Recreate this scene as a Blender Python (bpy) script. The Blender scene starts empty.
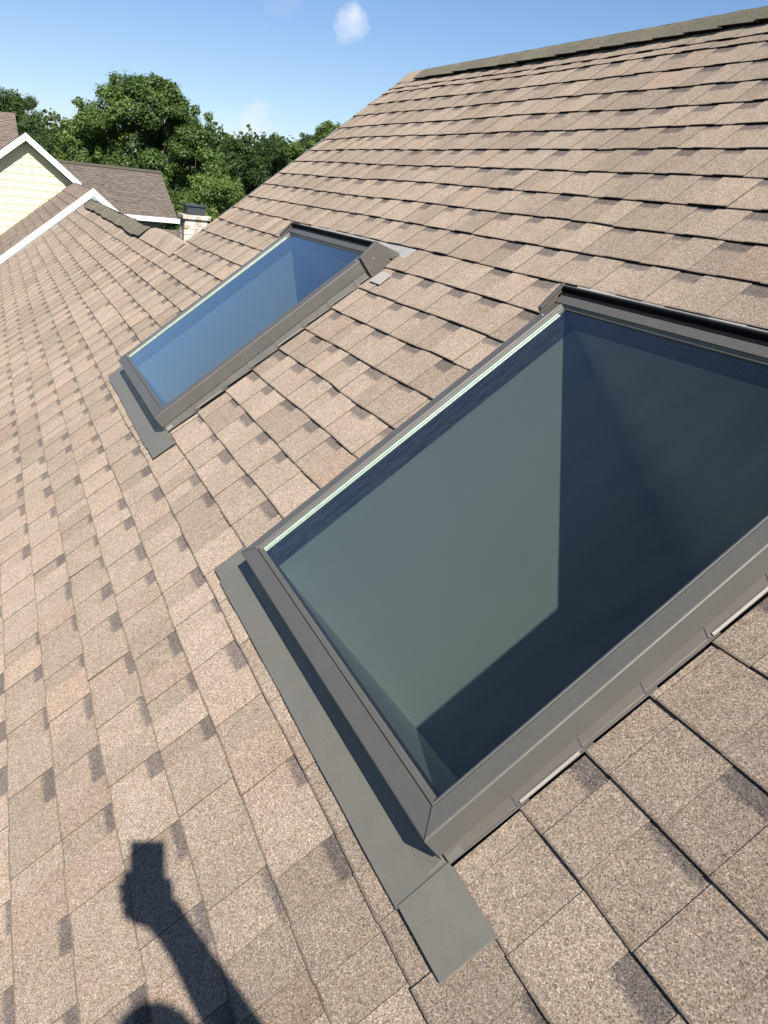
import bpy, bmesh, math, random
from math import sin, cos, pi, radians, floor
from mathutils import Vector, Matrix, noise

random.seed(11)
scene = bpy.context.scene
col = scene.collection
E = 0.143                     # one shingle exposure in metres
TH = radians(39.0)            # roof pitch
CT, ST = cos(TH), sin(TH)
GROUND = -7.5
SUN = Vector((0.72442612, -0.12887581, 0.67719852)).normalized()

# ------------------------------------------------------------------ helpers
def W(u, v, h=0.0):
    """roof coordinates (exposures) -> world metres"""
    return Vector((u * E, (v * CT - h * ST) * E, (v * ST + h * CT) * E))

def L(u, v, h=0.0):
    return Vector((u * E, v * E, h * E))

class MB:
    def __init__(self, f=None):
        self.v = []; self.f = []; self.fn = f or (lambda a, b, c: Vector((a, b, c)))
        self.m = []; self.uv = []; self.col = []
    def pt(self, a, b, c):
        self.v.append(self.fn(a, b, c)); return len(self.v) - 1
    def face(self, pts, mi=0, uv=None, c=None):
        idx = [self.pt(*p) for p in pts]
        self.f.append(idx); self.m.append(mi); self.uv.append(uv); self.col.append(c)
    def poly(self, pts, mi=0):
        self.face(pts, mi)
    def hexa(self, p, mi=0):
        """eight points: bottom ring 0-3 (counterclockwise from above), top ring 4-7"""
        i = [self.pt(*q) for q in p]
        for a in ((3, 2, 1, 0), (4, 5, 6, 7), (0, 1, 5, 4), (1, 2, 6, 5), (2, 3, 7, 6), (3, 0, 4, 7)):
            self.f.append([i[k] for k in a]); self.m.append(mi); self.uv.append(None); self.col.append(None)
    def box(self, x0, x1, y0, y1, z0, z1, mi=0):
        self.hexa([(x0, y0, z0), (x1, y0, z0), (x1, y1, z0), (x0, y1, z0),
                   (x0, y0, z1), (x1, y0, z1), (x1, y1, z1), (x0, y1, z1)], mi)
    def prism(self, prof, axis, a0, a1, mi=0):
        """extrude a closed profile along an axis; prof in the two other axes"""
        def mk(a, q):
            if axis == 0: return (a, q[0], q[1])
            if axis == 1: return (q[0], a, q[1])
            return (q[0], q[1], a)
        n = len(prof)
        i0 = [self.pt(*mk(a0, q)) for q in prof]; i1 = [self.pt(*mk(a1, q)) for q in prof]
        def add(l):
            self.f.append(l); self.m.append(mi); self.uv.append(None); self.col.append(None)
        for k in range(n):
            add([i0[k], i0[(k + 1) % n], i1[(k + 1) % n], i1[k]])
        add(i0[::-1]); add(list(i1))
    def tube(self, p0, p1, r0, r1, n=8, mi=0):
        p0 = Vector(p0); p1 = Vector(p1); d = (p1 - p0).normalized()
        a = d.orthogonal().normalized(); b = d.cross(a)
        i0 = []; i1 = []
        for k in range(n):
            t = 2 * pi * k / n; o = a * cos(t) + b * sin(t)
            i0.append(self.pt(*(p0 + o * r0))); i1.append(self.pt(*(p1 + o * r1)))
        for k in range(n):
            self.f.append([i0[k], i0[(k + 1) % n], i1[(k + 1) % n], i1[k]]); self.m.append(mi); self.uv.append(None); self.col.append(None)
        for l in (i0[::-1], i1):
            self.f.append(l); self.m.append(mi); self.uv.append(None); self.col.append(None)
    def build(self, name, mats, parent=None, off=None, bevel=0, fix=True, smooth=False):
        me = bpy.data.meshes.new(name)
        o_ = off if off is not None else Vector((0, 0, 0))
        me.from_pydata([tuple(Vector(p) - o_) for p in self.v], [], self.f)
        if not isinstance(mats, (list, tuple)): mats = [mats]
        for m in mats: me.materials.append(m)
        for p, mi in zip(me.polygons, self.m): p.material_index = mi
        if any(c is not None for c in self.col):
            at = me.color_attributes.new('cell', 'FLOAT_COLOR', 'CORNER')
            ul = me.uv_layers.new(name='UVMap')
            k = 0
            for c, uv, f in zip(self.col, self.uv, self.f):
                for j in range(len(f)):
                    at.data[k].color = c if c is not None else (.5, .5, 0, 0)
                    ul.data[k].uv = uv[j] if uv is not None else (0, .3)
                    k += 1
        if fix:
            bm = bmesh.new(); bm.from_mesh(me)
            bmesh.ops.recalc_face_normals(bm, faces=bm.faces); bm.to_mesh(me); bm.free()
        if smooth:
            for p in me.polygons: p.use_smooth = True
        o = bpy.data.objects.new(name, me); col.objects.link(o)
        if bevel:
            b = o.modifiers.new('bevel', 'BEVEL'); b.width = bevel; b.segments = 2; b.limit_method = 'ANGLE'
            b.angle_limit = radians(35)
        if parent: o.parent = parent
        return o

def empty(name, loc=(0, 0, 0), rot=(0, 0, 0)):
    o = bpy.data.objects.new(name, None); o.location = loc; o.rotation_euler = rot
    o.empty_display_size = .2; col.objects.link(o); return o

def tag(o, label=None, cat=None, group=None, kind=None):
    if label: o['label'] = label
    if cat: o['category'] = cat
    if group: o['group'] = group
    if kind: o['kind'] = kind
    return o

def copy_tree(o, parent=None):
    c = o.copy(); col.objects.link(c)
    if parent: c.parent = parent
    for ch in [x for x in bpy.data.objects if x.parent == o]:
        copy_tree(ch, c)
    return c

# ---------------------------------------------------------------- materials
class NT:
    def __init__(self, name):
        self.m = bpy.data.materials.new(name); self.m.use_nodes = True
        self.t = self.m.node_tree; self.n = self.t.nodes; self.n.clear()
        self.out = self.add('ShaderNodeOutputMaterial')
    def add(self, k, **kw):
        n = self.n.new(k)
        for a, b in kw.items():
            if a in n.inputs: self.setin(n, a, b)
            else: setattr(n, a, b)
        return n
    def setin(self, n, key, val):
        if isinstance(val, bpy.types.NodeSocket): self.t.links.new(val, n.inputs[key])
        else: n.inputs[key].default_value = val
    def math(self, op, a, b=None, c=None, clamp=False):
        n = self.n.new('ShaderNodeMath'); n.operation = op; n.use_clamp = clamp
        for i, x in enumerate((a, b, c)):
            if x is not None: self.setin(n, i, x)
        return n.outputs[0]
    def mix(self, f, a, b, blend='MIX'):
        n = self.n.new('ShaderNodeMix'); n.data_type = 'RGBA'; n.blend_type = blend
        self.setin(n, 0, f); self.setin(n, 6, a); self.setin(n, 7, b); return n.outputs[2]
    def ramp(self, f, stops, interp='LINEAR'):
        n = self.n.new('ShaderNodeValToRGB'); n.color_ramp.interpolation = interp
        e = n.color_ramp.elements
        while len(e) < len(stops): e.new(.5)
        for x, (p, c) in zip(e, stops):
            x.position = p; x.color = (*c, 1) if len(c) == 3 else tuple(c)
        self.setin(n, 0, f); return n.outputs[0]
    def noise(self, vec, scale, detail=2, rough=.5):
        n = self.n.new('ShaderNodeTexNoise'); self.setin(n, 'Vector', vec)
        n.inputs['Scale'].default_value = scale; n.inputs['Detail'].default_value = detail
        n.inputs['Roughness'].default_value = rough; return n.outputs[0]
    def obj(self):
        return self.add('ShaderNodeTexCoord').outputs['Object']
    def finish(self, s):
        self.t.links.new(s, self.out.inputs[0]); return self.m

def principled(nt, **kw):
    p = nt.add('ShaderNodeBsdfPrincipled')
    for k, v in kw.items(): nt.setin(p, k.replace('_', ' '), v)
    return p.outputs[0]

def C4(c): return (c[0], c[1], c[2], 1)

def mat_shingle(name, tone=(1, 1, 1), gran=540.0, patch=1.0, contrast=1.0):
    nt = NT(name); P = nt.obj()
    vo = nt.add('ShaderNodeTexVoronoi', feature='F1'); nt.setin(vo, 'Vector', P); vo.inputs['Scale'].default_value = gran
    sep = nt.add('ShaderNodeSeparateColor'); nt.setin(sep, 0, vo.outputs['Color'])
    r = sep.outputs[0]; g = sep.outputs[1]
    base = nt.ramp(r, [(0.0, (.075, .057, .044)), (.12, (.16, .122, .092)), (.34, (.235, .184, .140)),
                       (.6, (.30, .242, .187)), (.84, (.37, .305, .242)), (1.0, (.50, .43, .355))])
    base = nt.mix(nt.math('MULTIPLY', nt.math('GREATER_THAN', g, .84), .45), base, (.27, .17, .12, 1))
    base = nt.mix(nt.math('MULTIPLY', nt.math('LESS_THAN', g, .12), .5), base, (.16, .155, .165, 1))
    at = nt.add('ShaderNodeAttribute', attribute_name='cell')
    sc = nt.add('ShaderNodeSeparateColor'); nt.setin(sc, 0, at.outputs['Color'])
    rnd = sc.outputs[0]; red = sc.outputs[1]; depth = sc.outputs[2]
    # tone per tab
    mult = nt.math('MULTIPLY_ADD', rnd, .28 * contrast, 1 - .14 * contrast)
    blot = nt.noise(P, 9, 3, .6)
    mult = nt.math('MULTIPLY', mult, nt.math('MULTIPLY_ADD', blot, .3, .85))
    blot2 = nt.noise(P, 55, 3, .6)
    mult = nt.math('MULTIPLY', mult, nt.math('MULTIPLY_ADD', blot2, .5, .75))
    vm = nt.add('ShaderNodeVectorMath', operation='SCALE'); nt.setin(vm, 0, base); nt.setin(vm, 'Scale', mult)
    c = vm.outputs[0]
    big = nt.noise(P, 1.1, 2)
    c = nt.mix(nt.math('MULTIPLY', red, .4), c, (1.0, .85, .78, 1), 'MULTIPLY')
    c = nt.mix(nt.math('MULTIPLY', nt.math('SUBTRACT', big, .35, clamp=True), .5, clamp=True), c, (.88, .93, .98, 1), 'MULTIPLY')
    # dark granule band at the top of the cut-outs
    uvn = nt.add('ShaderNodeUVMap'); su = nt.add('ShaderNodeSeparateXYZ'); nt.setin(su, 0, uvn.outputs[0])
    edge = nt.math('ADD', su.outputs[1], nt.math('MULTIPLY_ADD', nt.noise(P, 130, 3, .7), .22, -.11))
    edge = nt.math('ADD', edge, depth)
    x1 = nt.math('ADD', su.outputs[0], nt.math('MULTIPLY_ADD', nt.noise(P, 150, 2, .7), .10, -.05))
    m = nt.math('MULTIPLY', nt.math('SUBTRACT', edge, 1.0), 14, clamp=True)
    m = nt.math('MULTIPLY', m, nt.math('MULTIPLY', nt.math('SUBTRACT', .985, x1), 12, clamp=True))
    m = nt.math('MULTIPLY', m, nt.math('GREATER_THAN', depth, .02))
    m = nt.math('MULTIPLY', m, patch)
    m = nt.math('MULTIPLY', m, nt.math('MULTIPLY_ADD', nt.noise(P, 420, 1), .9, .42), clamp=True)
    c = nt.mix(m, c, (.43, .45, .53, 1), 'MULTIPLY')
    c = nt.mix(1.0, c, C4(tone), 'MULTIPLY')
    # bare cut line and painted shadow line along each butt edge, broken by granules
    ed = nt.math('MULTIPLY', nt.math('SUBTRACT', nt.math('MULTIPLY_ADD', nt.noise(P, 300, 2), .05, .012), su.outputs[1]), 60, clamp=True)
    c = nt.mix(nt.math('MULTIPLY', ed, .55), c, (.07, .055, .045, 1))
    # worn, scuffed and stained zones
    wz = nt.math('MULTIPLY', nt.math('SUBTRACT', nt.noise(P, 3.2, 5, .68), .52, clamp=True), 2.6, clamp=True)
    c = nt.mix(nt.math('MULTIPLY', wz, .30), c, (.17, .142, .12, 1))
    # weathering dirt in small specks
    sp = nt.math('GREATER_THAN', nt.noise(P, 85, 4, .65), .70)
    c = nt.mix(nt.math('MULTIPLY', sp, .35), c, (.08, .065, .055, 1))
    n = nt.add('ShaderNodeBump'); n.inputs['Strength'].default_value = .55; n.inputs['Distance'].default_value = .0012
    nt.setin(n, 'Height', nt.math('ADD', nt.math('MULTIPLY', vo.outputs['Distance'], -1.0), nt.math('MULTIPLY', g, .6)))
    n2 = nt.add('ShaderNodeBump'); n2.inputs['Strength'].default_value = .35; n2.inputs['Distance'].default_value = .004
    nt.setin(n2, 'Height', nt.noise(P, 24, 3)); nt.setin(n2, 'Normal', n.outputs[0])
    s = principled(nt, Base_Color=c, Roughness=.93, Normal=n2.outputs[0], Diffuse_Roughness=1.0, Specular_IOR_Level=.18)
    return nt.finish(s)

def mat_metal(name, c, rough=.4, spec=.5, metal=0.0, dirt=.25):
    nt = NT(name); P = nt.obj()
    a = nt.noise(P, 14, 4, .6); b = nt.noise(P, 160, 3, .6)
    f = nt.math('MULTIPLY', nt.math('ADD', a, b), dirt)
    base = nt.mix(f, C4(c), (c[0] * 1.5 + .03, c[1] * 1.42 + .028, c[2] * 1.3 + .022, 1))
    sp = nt.math('GREATER_THAN', nt.noise(P, 240, 2, .5), .72)
    base = nt.mix(nt.math('MULTIPLY', sp, .35), base, (.32, .27, .2, 1))
    bp = nt.add('ShaderNodeBump'); bp.inputs['Strength'].default_value = .3; bp.inputs['Distance'].default_value = .01
    nt.setin(bp, 'Height', nt.noise(P, 7, 2))
    ro = nt.math('MULTIPLY_ADD', a, .25, rough - .12)
    return nt.finish(principled(nt, Base_Color=base, Roughness=ro, Metallic=metal, Normal=bp.outputs[0], Specular_IOR_Level=spec))

def mat_plain(name, c, rough=.6, spec=.4, var=.12, scale=20, bump=0.0):
    nt = NT(name); P = nt.obj()
    f = nt.noise(P, scale, 4, .6)
    base = nt.mix(f, (c[0] * (1 - var), c[1] * (1 - var), c[2] * (1 - var), 1), (min(1, c[0] * (1 + var)), min(1, c[1] * (1 + var)), min(1, c[2] * (1 + var)), 1))
    kw = {}
    if bump:
        bp = nt.add('ShaderNodeBump'); bp.inputs['Strength'].default_value = bump; bp.inputs['Distance'].default_value = .01
        nt.setin(bp, 'Height', nt.noise(P, scale * 3, 3)); kw['Normal'] = bp.outputs[0]
    return nt.finish(principled(nt, Base_Color=base, Roughness=rough, Specular_IOR_Level=spec, **kw))

def mat_wood(name, c0, c1, scale=6, stretch=(14, 1, 14)):
    nt = NT(name); P = nt.obj()
    mp = nt.add('ShaderNodeMapping'); nt.setin(mp, 0, P); mp.inputs['Scale'].default_value = stretch
    w = nt.noise(mp.outputs[0], scale, 5, .65)
    base = nt.ramp(nt.math('FRACT', nt.math('MULTIPLY', w, 5.0)), [(0, c0), (.55, c1), (1, c0)])
    return nt.finish(principled(nt, Base_Color=base, Roughness=.6))

def mat_glass():
    nt = NT('tinted_glass')
    tr = nt.add('ShaderNodeBsdfTransparent'); tr.inputs[0].default_value = (.555, .595, .58, 1)
    gl = nt.add('ShaderNodeBsdfGlossy'); gl.inputs['Roughness'].default_value = .0; gl.inputs[0].default_value = (.84, .92, .94, 1)
    fr = nt.add('ShaderNodeFresnel'); fr.inputs[0].default_value = 1.5
    geo = nt.add('ShaderNodeNewGeometry')
    f = nt.math('MULTIPLY', nt.math('MULTIPLY', fr.outputs[0], 2.1, clamp=True), nt.math('SUBTRACT', 1.0, geo.outputs['Backfacing']))
    mx = nt.add('ShaderNodeMixShader'); nt.setin(mx, 0, f); nt.setin(mx, 1, tr.outputs[0]); nt.setin(mx, 2, gl.outputs[0])
    # thin film of dust
    df = nt.add('ShaderNodeBsdfDiffuse'); df.inputs[0].default_value = (.5, .52, .5, 1)
    P = nt.obj()
    mp = nt.add('ShaderNodeMapping'); nt.setin(mp, 0, P); mp.inputs['Scale'].default_value = (5, .9, 1); mp.inputs['Rotation'].default_value = (0, 0, .25)
    d = nt.math('MULTIPLY', nt.math('SUBTRACT', nt.noise(mp.outputs[0], 4, 5, .7), .3, clamp=True), .016)
    spk = nt.math('MULTIPLY', nt.math('GREATER_THAN', nt.noise(P, 260, 2), .745), .05)
    mx2 = nt.add('ShaderNodeMixShader'); nt.setin(mx2, 0, nt.math('ADD', d, spk)); nt.setin(mx2, 1, mx.outputs[0]); nt.setin(mx2, 2, df.outputs[0])
    return nt.finish(mx2.outputs[0])

def mat_leaf(name, c0, c1, c2):
    nt = NT(name); P = nt.obj()
    at = nt.add('ShaderNodeAttribute', attribute_name='cell')
    sc = nt.add('ShaderNodeSeparateColor'); nt.setin(sc, 0, at.outputs['Color'])
    f = nt.math('MULTIPLY_ADD', nt.noise(P, .7, 3), .7, nt.math('MULTIPLY_ADD', sc.outputs[0], .6, -.15), clamp=True)
    c = nt.ramp(f, [(0.1, [x * 1.7 for x in c0]), (.5, [x * 1.6 for x in c1]), (.9, [x * 1.45 for x in c2])])
    d = nt.add('ShaderNodeBsdfDiffuse'); nt.setin(d, 0, c)
    t = nt.add('ShaderNodeBsdfTranslucent'); nt.setin(t, 0, nt.mix(1, c, (1.1, 1.25, .5, 1), 'MULTIPLY'))
    g = nt.add('ShaderNodeBsdfGlossy'); g.inputs['Roughness'].default_value = .45; g.inputs[0].default_value = (.5, .55, .5, 1)
    m = nt.add('ShaderNodeMixShader'); m.inputs[0].default_value = .38; nt.setin(m, 1, d.outputs[0]); nt.setin(m, 2, t.outputs[0])
    m2 = nt.add('ShaderNodeMixShader'); m2.inputs[0].default_value = .05; nt.setin(m2, 1, m.outputs[0]); nt.setin(m2, 2, g.outputs[0])
    return nt.finish(m2.outputs[0])

def mat_siding(name, c, pitch=.11):
    return mat_plain(name, c, .55, .3, .04, 3)

def mat_stone(name):
    nt = NT(name); P = nt.obj()
    br = nt.add('ShaderNodeTexVoronoi', feature='F1'); nt.setin(br, 'Vector', P); br.inputs['Scale'].default_value = 6
    sep = nt.add('ShaderNodeSeparateColor'); nt.setin(sep, 0, br.outputs['Color'])
    f = nt.noise(P, 20, 4, .6)
    c = nt.ramp(nt.math('MULTIPLY_ADD', sep.outputs[0], .6, nt.math('MULTIPLY', f, .4)), [(.15, (.26, .18, .12)), (.45, (.50, .43, .35)), (.9, (.66, .60, .52))])
    return nt.finish(principled(nt, Base_Color=c, Roughness=.9))

M = {}
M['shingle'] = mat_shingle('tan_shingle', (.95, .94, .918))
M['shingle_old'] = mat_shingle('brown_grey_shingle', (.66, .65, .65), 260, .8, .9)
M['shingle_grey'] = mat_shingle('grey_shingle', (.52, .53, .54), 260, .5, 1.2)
M['cap'] = mat_shingle('ridge_cap_shingle', (.46, .52, .48), 430, 0, .7)
M['under'] = mat_plain('asphalt_edge', (.012, .011, .011), .9, .1)
M['edge'] = mat_plain('cut_shingle_edge', (.10, .082, .068), .9, .1, .3, 90)
M['frame'] = mat_metal('taupe_aluminium', (.086, .082, .074), .40, .5)
M['side'] = mat_metal('taupe_aluminium_side', (.085, .079, .070), .40, .5)
M['apron'] = mat_metal('grey_flashing', (.122, .119, .104), .42, .35, 0, .4)
M['step'] = mat_metal('step_flashing_metal', (.14, .132, .12), .32, .6, .35)
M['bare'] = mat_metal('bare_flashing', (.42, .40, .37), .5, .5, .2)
M['glint'] = mat_metal('flashing_glint', (.24, .228, .205), .45, .5, .3)  # paler metal tone that paints glints on the flashing
M['black_strip'] = mat_plain('flat_black', (.006, .006, .006), .6, .2)
M['glass_glint'] = mat_plain('mint_glass_glint', (.36, .45, .36), .35, .5, .35, 60)  # pale mint paints the lit reflection of the glass edge
M['glass'] = mat_glass()
M['sash'] = mat_wood('stained_sash_wood', (.05, .045, .055), (.24, .215, .235))
M['drywall'] = mat_plain('painted_drywall', (.72, .72, .69), .9, .1, .04, 3)
M['floor'] = mat_wood('room_floor', (.05, .035, .025), (.10, .07, .05))
M['white'] = mat_plain('white_trim_paint', (.80, .80, .79), .5, .4, .04, 6)
M['soffit'] = mat_plain('grey_soffit', (.33, .34, .34), .7, .2, .06, 6)
M['yellow'] = mat_siding('cream_yellow_siding', (.70, .65, .42))
M['green'] = mat_siding('sage_siding', (.20, .24, .22))
M['stone'] = mat_stone('chimney_stone')
M['chcap'] = mat_metal('dark_chimney_cap', (.03, .034, .042), .45)
M['bark'] = mat_plain('bark', (.065, .05, .04), .95, .1, .4, 12, .6)
M['window'] = mat_plain('dark_window_glass', (.03, .04, .05), .08, .6)
M['screw'] = mat_metal('screw_steel', (.45, .44, .42), .3, .5, .6)

# ------------------------------------------------------------ shingle courses
def courseline(k, u, seed):
    w = noise.noise((u * .33, k * 5.37 + seed, 1.3)) * .032 + noise.noise((u * .07, k * 3.1 + seed, 7.7)) * .035
    st = floor((u + (k * 2.63 + seed) % 7.0) / 7.0)
    w += (noise.cell((st * 1.7 + .5, k * 1.3 + .5, seed + .5)) - .5) * .022
    return w

def sag(u, v, seed):
    return noise.noise((u * .12, v * .25, seed + 3.3)) * .05 + noise.noise((u * .5, v * .7, seed + 9.1)) * .012

def shingles(name, mat, fn, u_range, butts, holes=(), seed=0.0, tooth=.92, gap=.72, thick=.040, tt=.017, parent=None, off=None, cols=None, rows_clip=None):
    mb = MB(fn); rng = random.Random(int(seed * 13) + 5)
    for bi, k in enumerate(butts[:-1]):
        k1 = butts[bi + 1]
        iv = [u_range(k)] if callable(u_range) else [u_range]
        for (ha, hb, hv0, hv1) in holes:
            if k1 <= hv0 + 1e-6 or k >= hv1 - 1e-6: continue
            nv = []
            for a, b in iv:
                if hb <= a or ha >= b: nv.append((a, b)); continue
                if ha > a: nv.append((a, ha))
                if hb < b: nv.append((hb, b))
            iv = nv
        for a, b in iv:
            u = a - rng.random() * 1.2; is_t = rng.random() < .5
            shade = rng.random()
            while u < b:
                w = (tooth if is_t else gap) * rng.uniform(.72, 1.3)
                ua, ub = max(u, a), min(u + w, b)
                if ub - ua > .02:
                    if rng.random() < .6: shade = rng.random()
                    redd = rng.random() ** 3 if rng.random() < .45 else 0
                    h0 = thick + (tt if is_t else 0); h1 = (tt if is_t else 0)
                    dep = 0 if is_t else rng.choice((.22, .26, .30, .33, .17))
                    if not is_t and rng.random() < .12: dep = 0
                    n = max(1, int((ub - ua) / .8 + .5))
                    jit = rng.uniform(-.012, .012) if is_t else 0
                    lift = rng.uniform(0, .008)
                    if rng.random() < .03: lift = .025
                    tone = min(1, max(0, shade + (.07 if is_t else -.07)))
                    cc = (tone, redd, dep, 1)
                    for s in range(n):
                        p, q = ua + (ub - ua) * s / n, ua + (ub - ua) * (s + 1) / n
                        bp, bq = k + courseline(k, p, seed) + jit, k + courseline(k, q, seed) + jit
                        tp, tq = k1 + courseline(k1, p, seed) + .05, k1 + courseline(k1, q, seed) + .05
                        def sg(uu, vv): return sag(uu, vv, seed)
                        A = (p, bp, h0 + lift + sg(p, k)); B = (q, bq, h0 + lift + sg(q, k))
                        Cc = (q, tq, h1 - .004 + sg(q, k1)); D = (p, tp, h1 - .004 + sg(p, k1))
                        f0, f1 = s / n, (s + 1) / n
                        mb.face([A, B, Cc, D], 0, [(f0, 0), (f1, 0), (f1, 1.05), (f0, 1.05)], cc)
                        mb.face([(p, bp, -.03 + sg(p, k)), (q, bq, -.03 + sg(q, k)), B, A], 1, None, cc)
                        if is_t and s == 0:
                            mb.face([(p, bp, h0 - tt * 1.7 + sg(p, k)), A, D, (p, tp, h1 - tt * 1.7 + sg(p, k1))], 2, None, cc)
                        if is_t and s == n - 1:
                            mb.face([B, (q, bq, h0 - tt * 1.7 + sg(q, k)), (q, tq, h1 - tt * 1.7 + sg(q, k1)), Cc], 2, None, cc)
                    if ua == a:
                        mb.face([(a, k, -.06), (a, k, h0), (a, k1, h1), (a, k1, -.06)], 1, None, cc)
                    if ub == b:
                        mb.face([(b, k, h0), (b, k, -.06), (b, k1, -.06), (b, k1, h1)], 1, None, cc)
                u += w; is_t = not is_t
    return mb.build(name, [mat, M['under'], M['edge']], parent, off, fix=False)

def deck(name, mat, fn, rects, h=-.05, th=.3, parent=None, off=None):
    mb = MB(fn)
    for (a, b, v0, v1) in rects:
        mb.box(a, b, v0, v1, h - th, h)
    return mb.build(name, mat, parent, off)

def ridge_caps(name, fn, u0, u1, apexv, apexh, half, ang_back, lift, step=1.0, seed=1, butt=.085, parent=None, off=None, sagf=0.05, front_drop=0.0):
    """overlapping bent cap shingles along u; front flank lies in the roof plane, back flank goes over the ridge"""
    mb = MB(fn); rng = random.Random(seed)
    n = int(abs(u1 - u0) / step); d = 1 if u1 > u0 else -1
    # apex direction down the back slope in the (v,h) plane
    bv, bh = cos(ang_back), -sin(ang_back)
    for i in range(n):
        a = u0 + d * step * i; b = a + d * step * 1.12
        l0 = lift + butt; l1 = lift + .005
        hw = half * rng.uniform(.93, 1.05); j = rng.uniform(-.02, .02)
        s0 = noise.noise((a * .25, seed, 0)) * sagf; s1 = noise.noise((b * .25, seed, 0)) * sagf
        tone = (rng.random(), 0, 0, 1)
        prof = []
        for (u, l, s) in ((a, l0, s0), (b, l1, s1)):
            prof.append([(u, apexv - hw + s + j, l + apexh - front_drop), (u, apexv - .35 + s, l + apexh + .02), (u, apexv - .06 + s, l + apexh + .02 - .03),
                         (u, apexv + .10 * bv + s, apexh + l - .10), (u, apexv + hw * bv + s, apexh + l + hw * bh)])
        for q in range(4):
            mb.face([prof[0][q], prof[1][q], prof[1][q + 1], prof[0][q + 1]], 0, None, tone)
        # thick butt end and lower edge
        for q in range(4):
            A = prof[0][q]; B = prof[0][q + 1]
            mb.face([A, B, (B[0], B[1], B[2] - butt), (A[0], A[1], A[2] - butt)], 1, None, tone)
        A = prof[0][0]; B = prof[1][0]
        mb.face([A, B, (B[0], B[1] + .02, B[2] - .06), (A[0], A[1] + .02, A[2] - .06)], 1, None, tone)
    # core under the caps (vent strip), dark
    lo, hi = min(u0, u1), max(u0, u1)
    mb.prism([(apexv - half * .86, -.05), (apexv - half * .86, lift + .0), (apexv, lift + .0), (apexv + half * .8 * bv, lift - .02 + half * .8 * bh), (apexv + half * .5 * bv, -.4)], 0, lo + .1, hi - .1, 1)
    return mb.build(name, [M['cap'], M['under']], parent, off, fix=False)

# ------------------------------------------------------------------ geometry numbers
UO, WD, VB, LN, FH = -2.037, 7.962, -1.041, 8.22, .64      # near skylight: right side, width, sill, length, height
DX, DV = -17.54, -.04
BACK = 2 * TH                                             # turn over a symmetric ridge, in the roof (v,h) plane
APX, APL = 19.95, 4.80                                    # ridge positions (main, low wing)
RK = -41.15                                               # rake of the tall part
UG = -87.2                                                # wall of the neighbouring gable
EAVE = -24

# ------------------------------------------------------------------ our house
house = empty('house', (-3.0, 1.0, GROUND))
tag(house, 'foreground house whose tan laminated shingle roof fills the picture under both skylights', 'house')
HO = Vector(house.location)
holes = []
for k_, (dx, dv) in enumerate(((0, 0), (DX, DV))):
    holes.append((UO + dx - WD - .03, UO + dx + .035, -1.0, 8.0))

def urange(k):
    r = 17.0
    return (RK, r) if k >= 4.9 else (UG, r)
butts = list(range(EAVE, 5)) + [4.95]
lowpart = [float(x) for x in range(EAVE, 5)] + [4.85]
allb = [float(x) for x in range(EAVE, 19)] + [18.42, 19.1, 19.9]
def ur_main(k):
    return (RK if k >= 3.9 else UG, 17.0)
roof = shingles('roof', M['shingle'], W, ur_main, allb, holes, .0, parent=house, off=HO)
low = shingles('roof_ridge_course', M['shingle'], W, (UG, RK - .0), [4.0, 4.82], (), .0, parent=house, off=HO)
tag(roof, 'tan laminated shingles in straight courses with dark bands')
# roof deck around the light shafts
rects = []
sk = sorted([(UO + dx - WD + .08, UO + dx - .08) for dx in (0, DX)])
a = UG
for s0, s1 in sk:
    rects.append((a, s0, -1.0, 4.6)); a = s1
rects.append((a, 17, -1.0, 4.6))
rects += [(UG, 17, EAVE, -1.0)]
a = RK
for s0, s1 in sk:
    rects.append((a, s0, 4.6, 7.1)); a = s1
rects.append((a, 17, 4.6, 7.1)); rects.append((RK, 17, 7.1, 19.3))
dk = deck('roof_deck', M['under'], W, rects, parent=house, off=HO)

def back_fn(apv, aph=0.0):
    """plane of the back slope: v runs down from the apex"""
    ax = W(0, apv, aph)
    def f(u, v, h=0.0):
        return Vector((u * E, ax.y + (v * CT + h * ST) * E, ax.z + (-v * ST + h * CT) * E))
    return f
mb = MB(back_fn(APX)); mb.box(RK, 17, 0.3, 44, -.35, -.02); mb.build('back_roof', M['shingle'], house, HO)
mb = MB(back_fn(APL)); mb.box(UG, RK, 0.3, 29, -.35, -.02); mb.build('back_roof', M['shingle'], house, HO)
ridge_caps('ridge_cap', W, -38.9, 17, APX - .12, 0, .92, BACK, .15, 1.4, 4, .05, house, HO, .05)
ridge_caps('ridge_cap', W, -50.6, -85.5, APL, 0, .98, BACK, .19, 2.4, 9, .012, house, HO, .22)
# tan shingles bent over the short bare stretch of ridge, and over the end of the tall ridge
def bent(name, u0, u1, ap, half, hump, n=10, lift=.07):
    mb = MB(W); rng = random.Random(5)
    for i in range(n):
        a = u0 + (u1 - u0) * i / n; b = u0 + (u1 - u0) * (i + 1) / n
        cc = (rng.random(), 0, 0, 1)
        pr = []
        for u in (a, b):
            t = (u - u0) / (u1 - u0); s = hump * sin(pi * min(1, max(0, t))) ** .7
            pr.append([(u, ap - half, .05 + s * .25), (u, ap - half * .4, .07 + s * .8 + lift * .4), (u, ap - .08, .04 + s + lift), (u, ap + .12, -.08 + s + lift), (u, ap + half * cos(BACK) + .1, -half * sin(BACK) + s + lift * .5)])
        for q in range(4):
            mb.face([pr[0][q], pr[1][q], pr[1][q + 1], pr[0][q + 1]], 0, None, cc)
    return mb.build(name, [M['shingle'], M['under']], house, HO, fix=False)
bent('ridge_saddle', -50.9, RK + .6, APL, 1.0, .25)
bent('ridge_end_shingle', RK - .02, -38.4, APX, 1.0, .03, 3)
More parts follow.
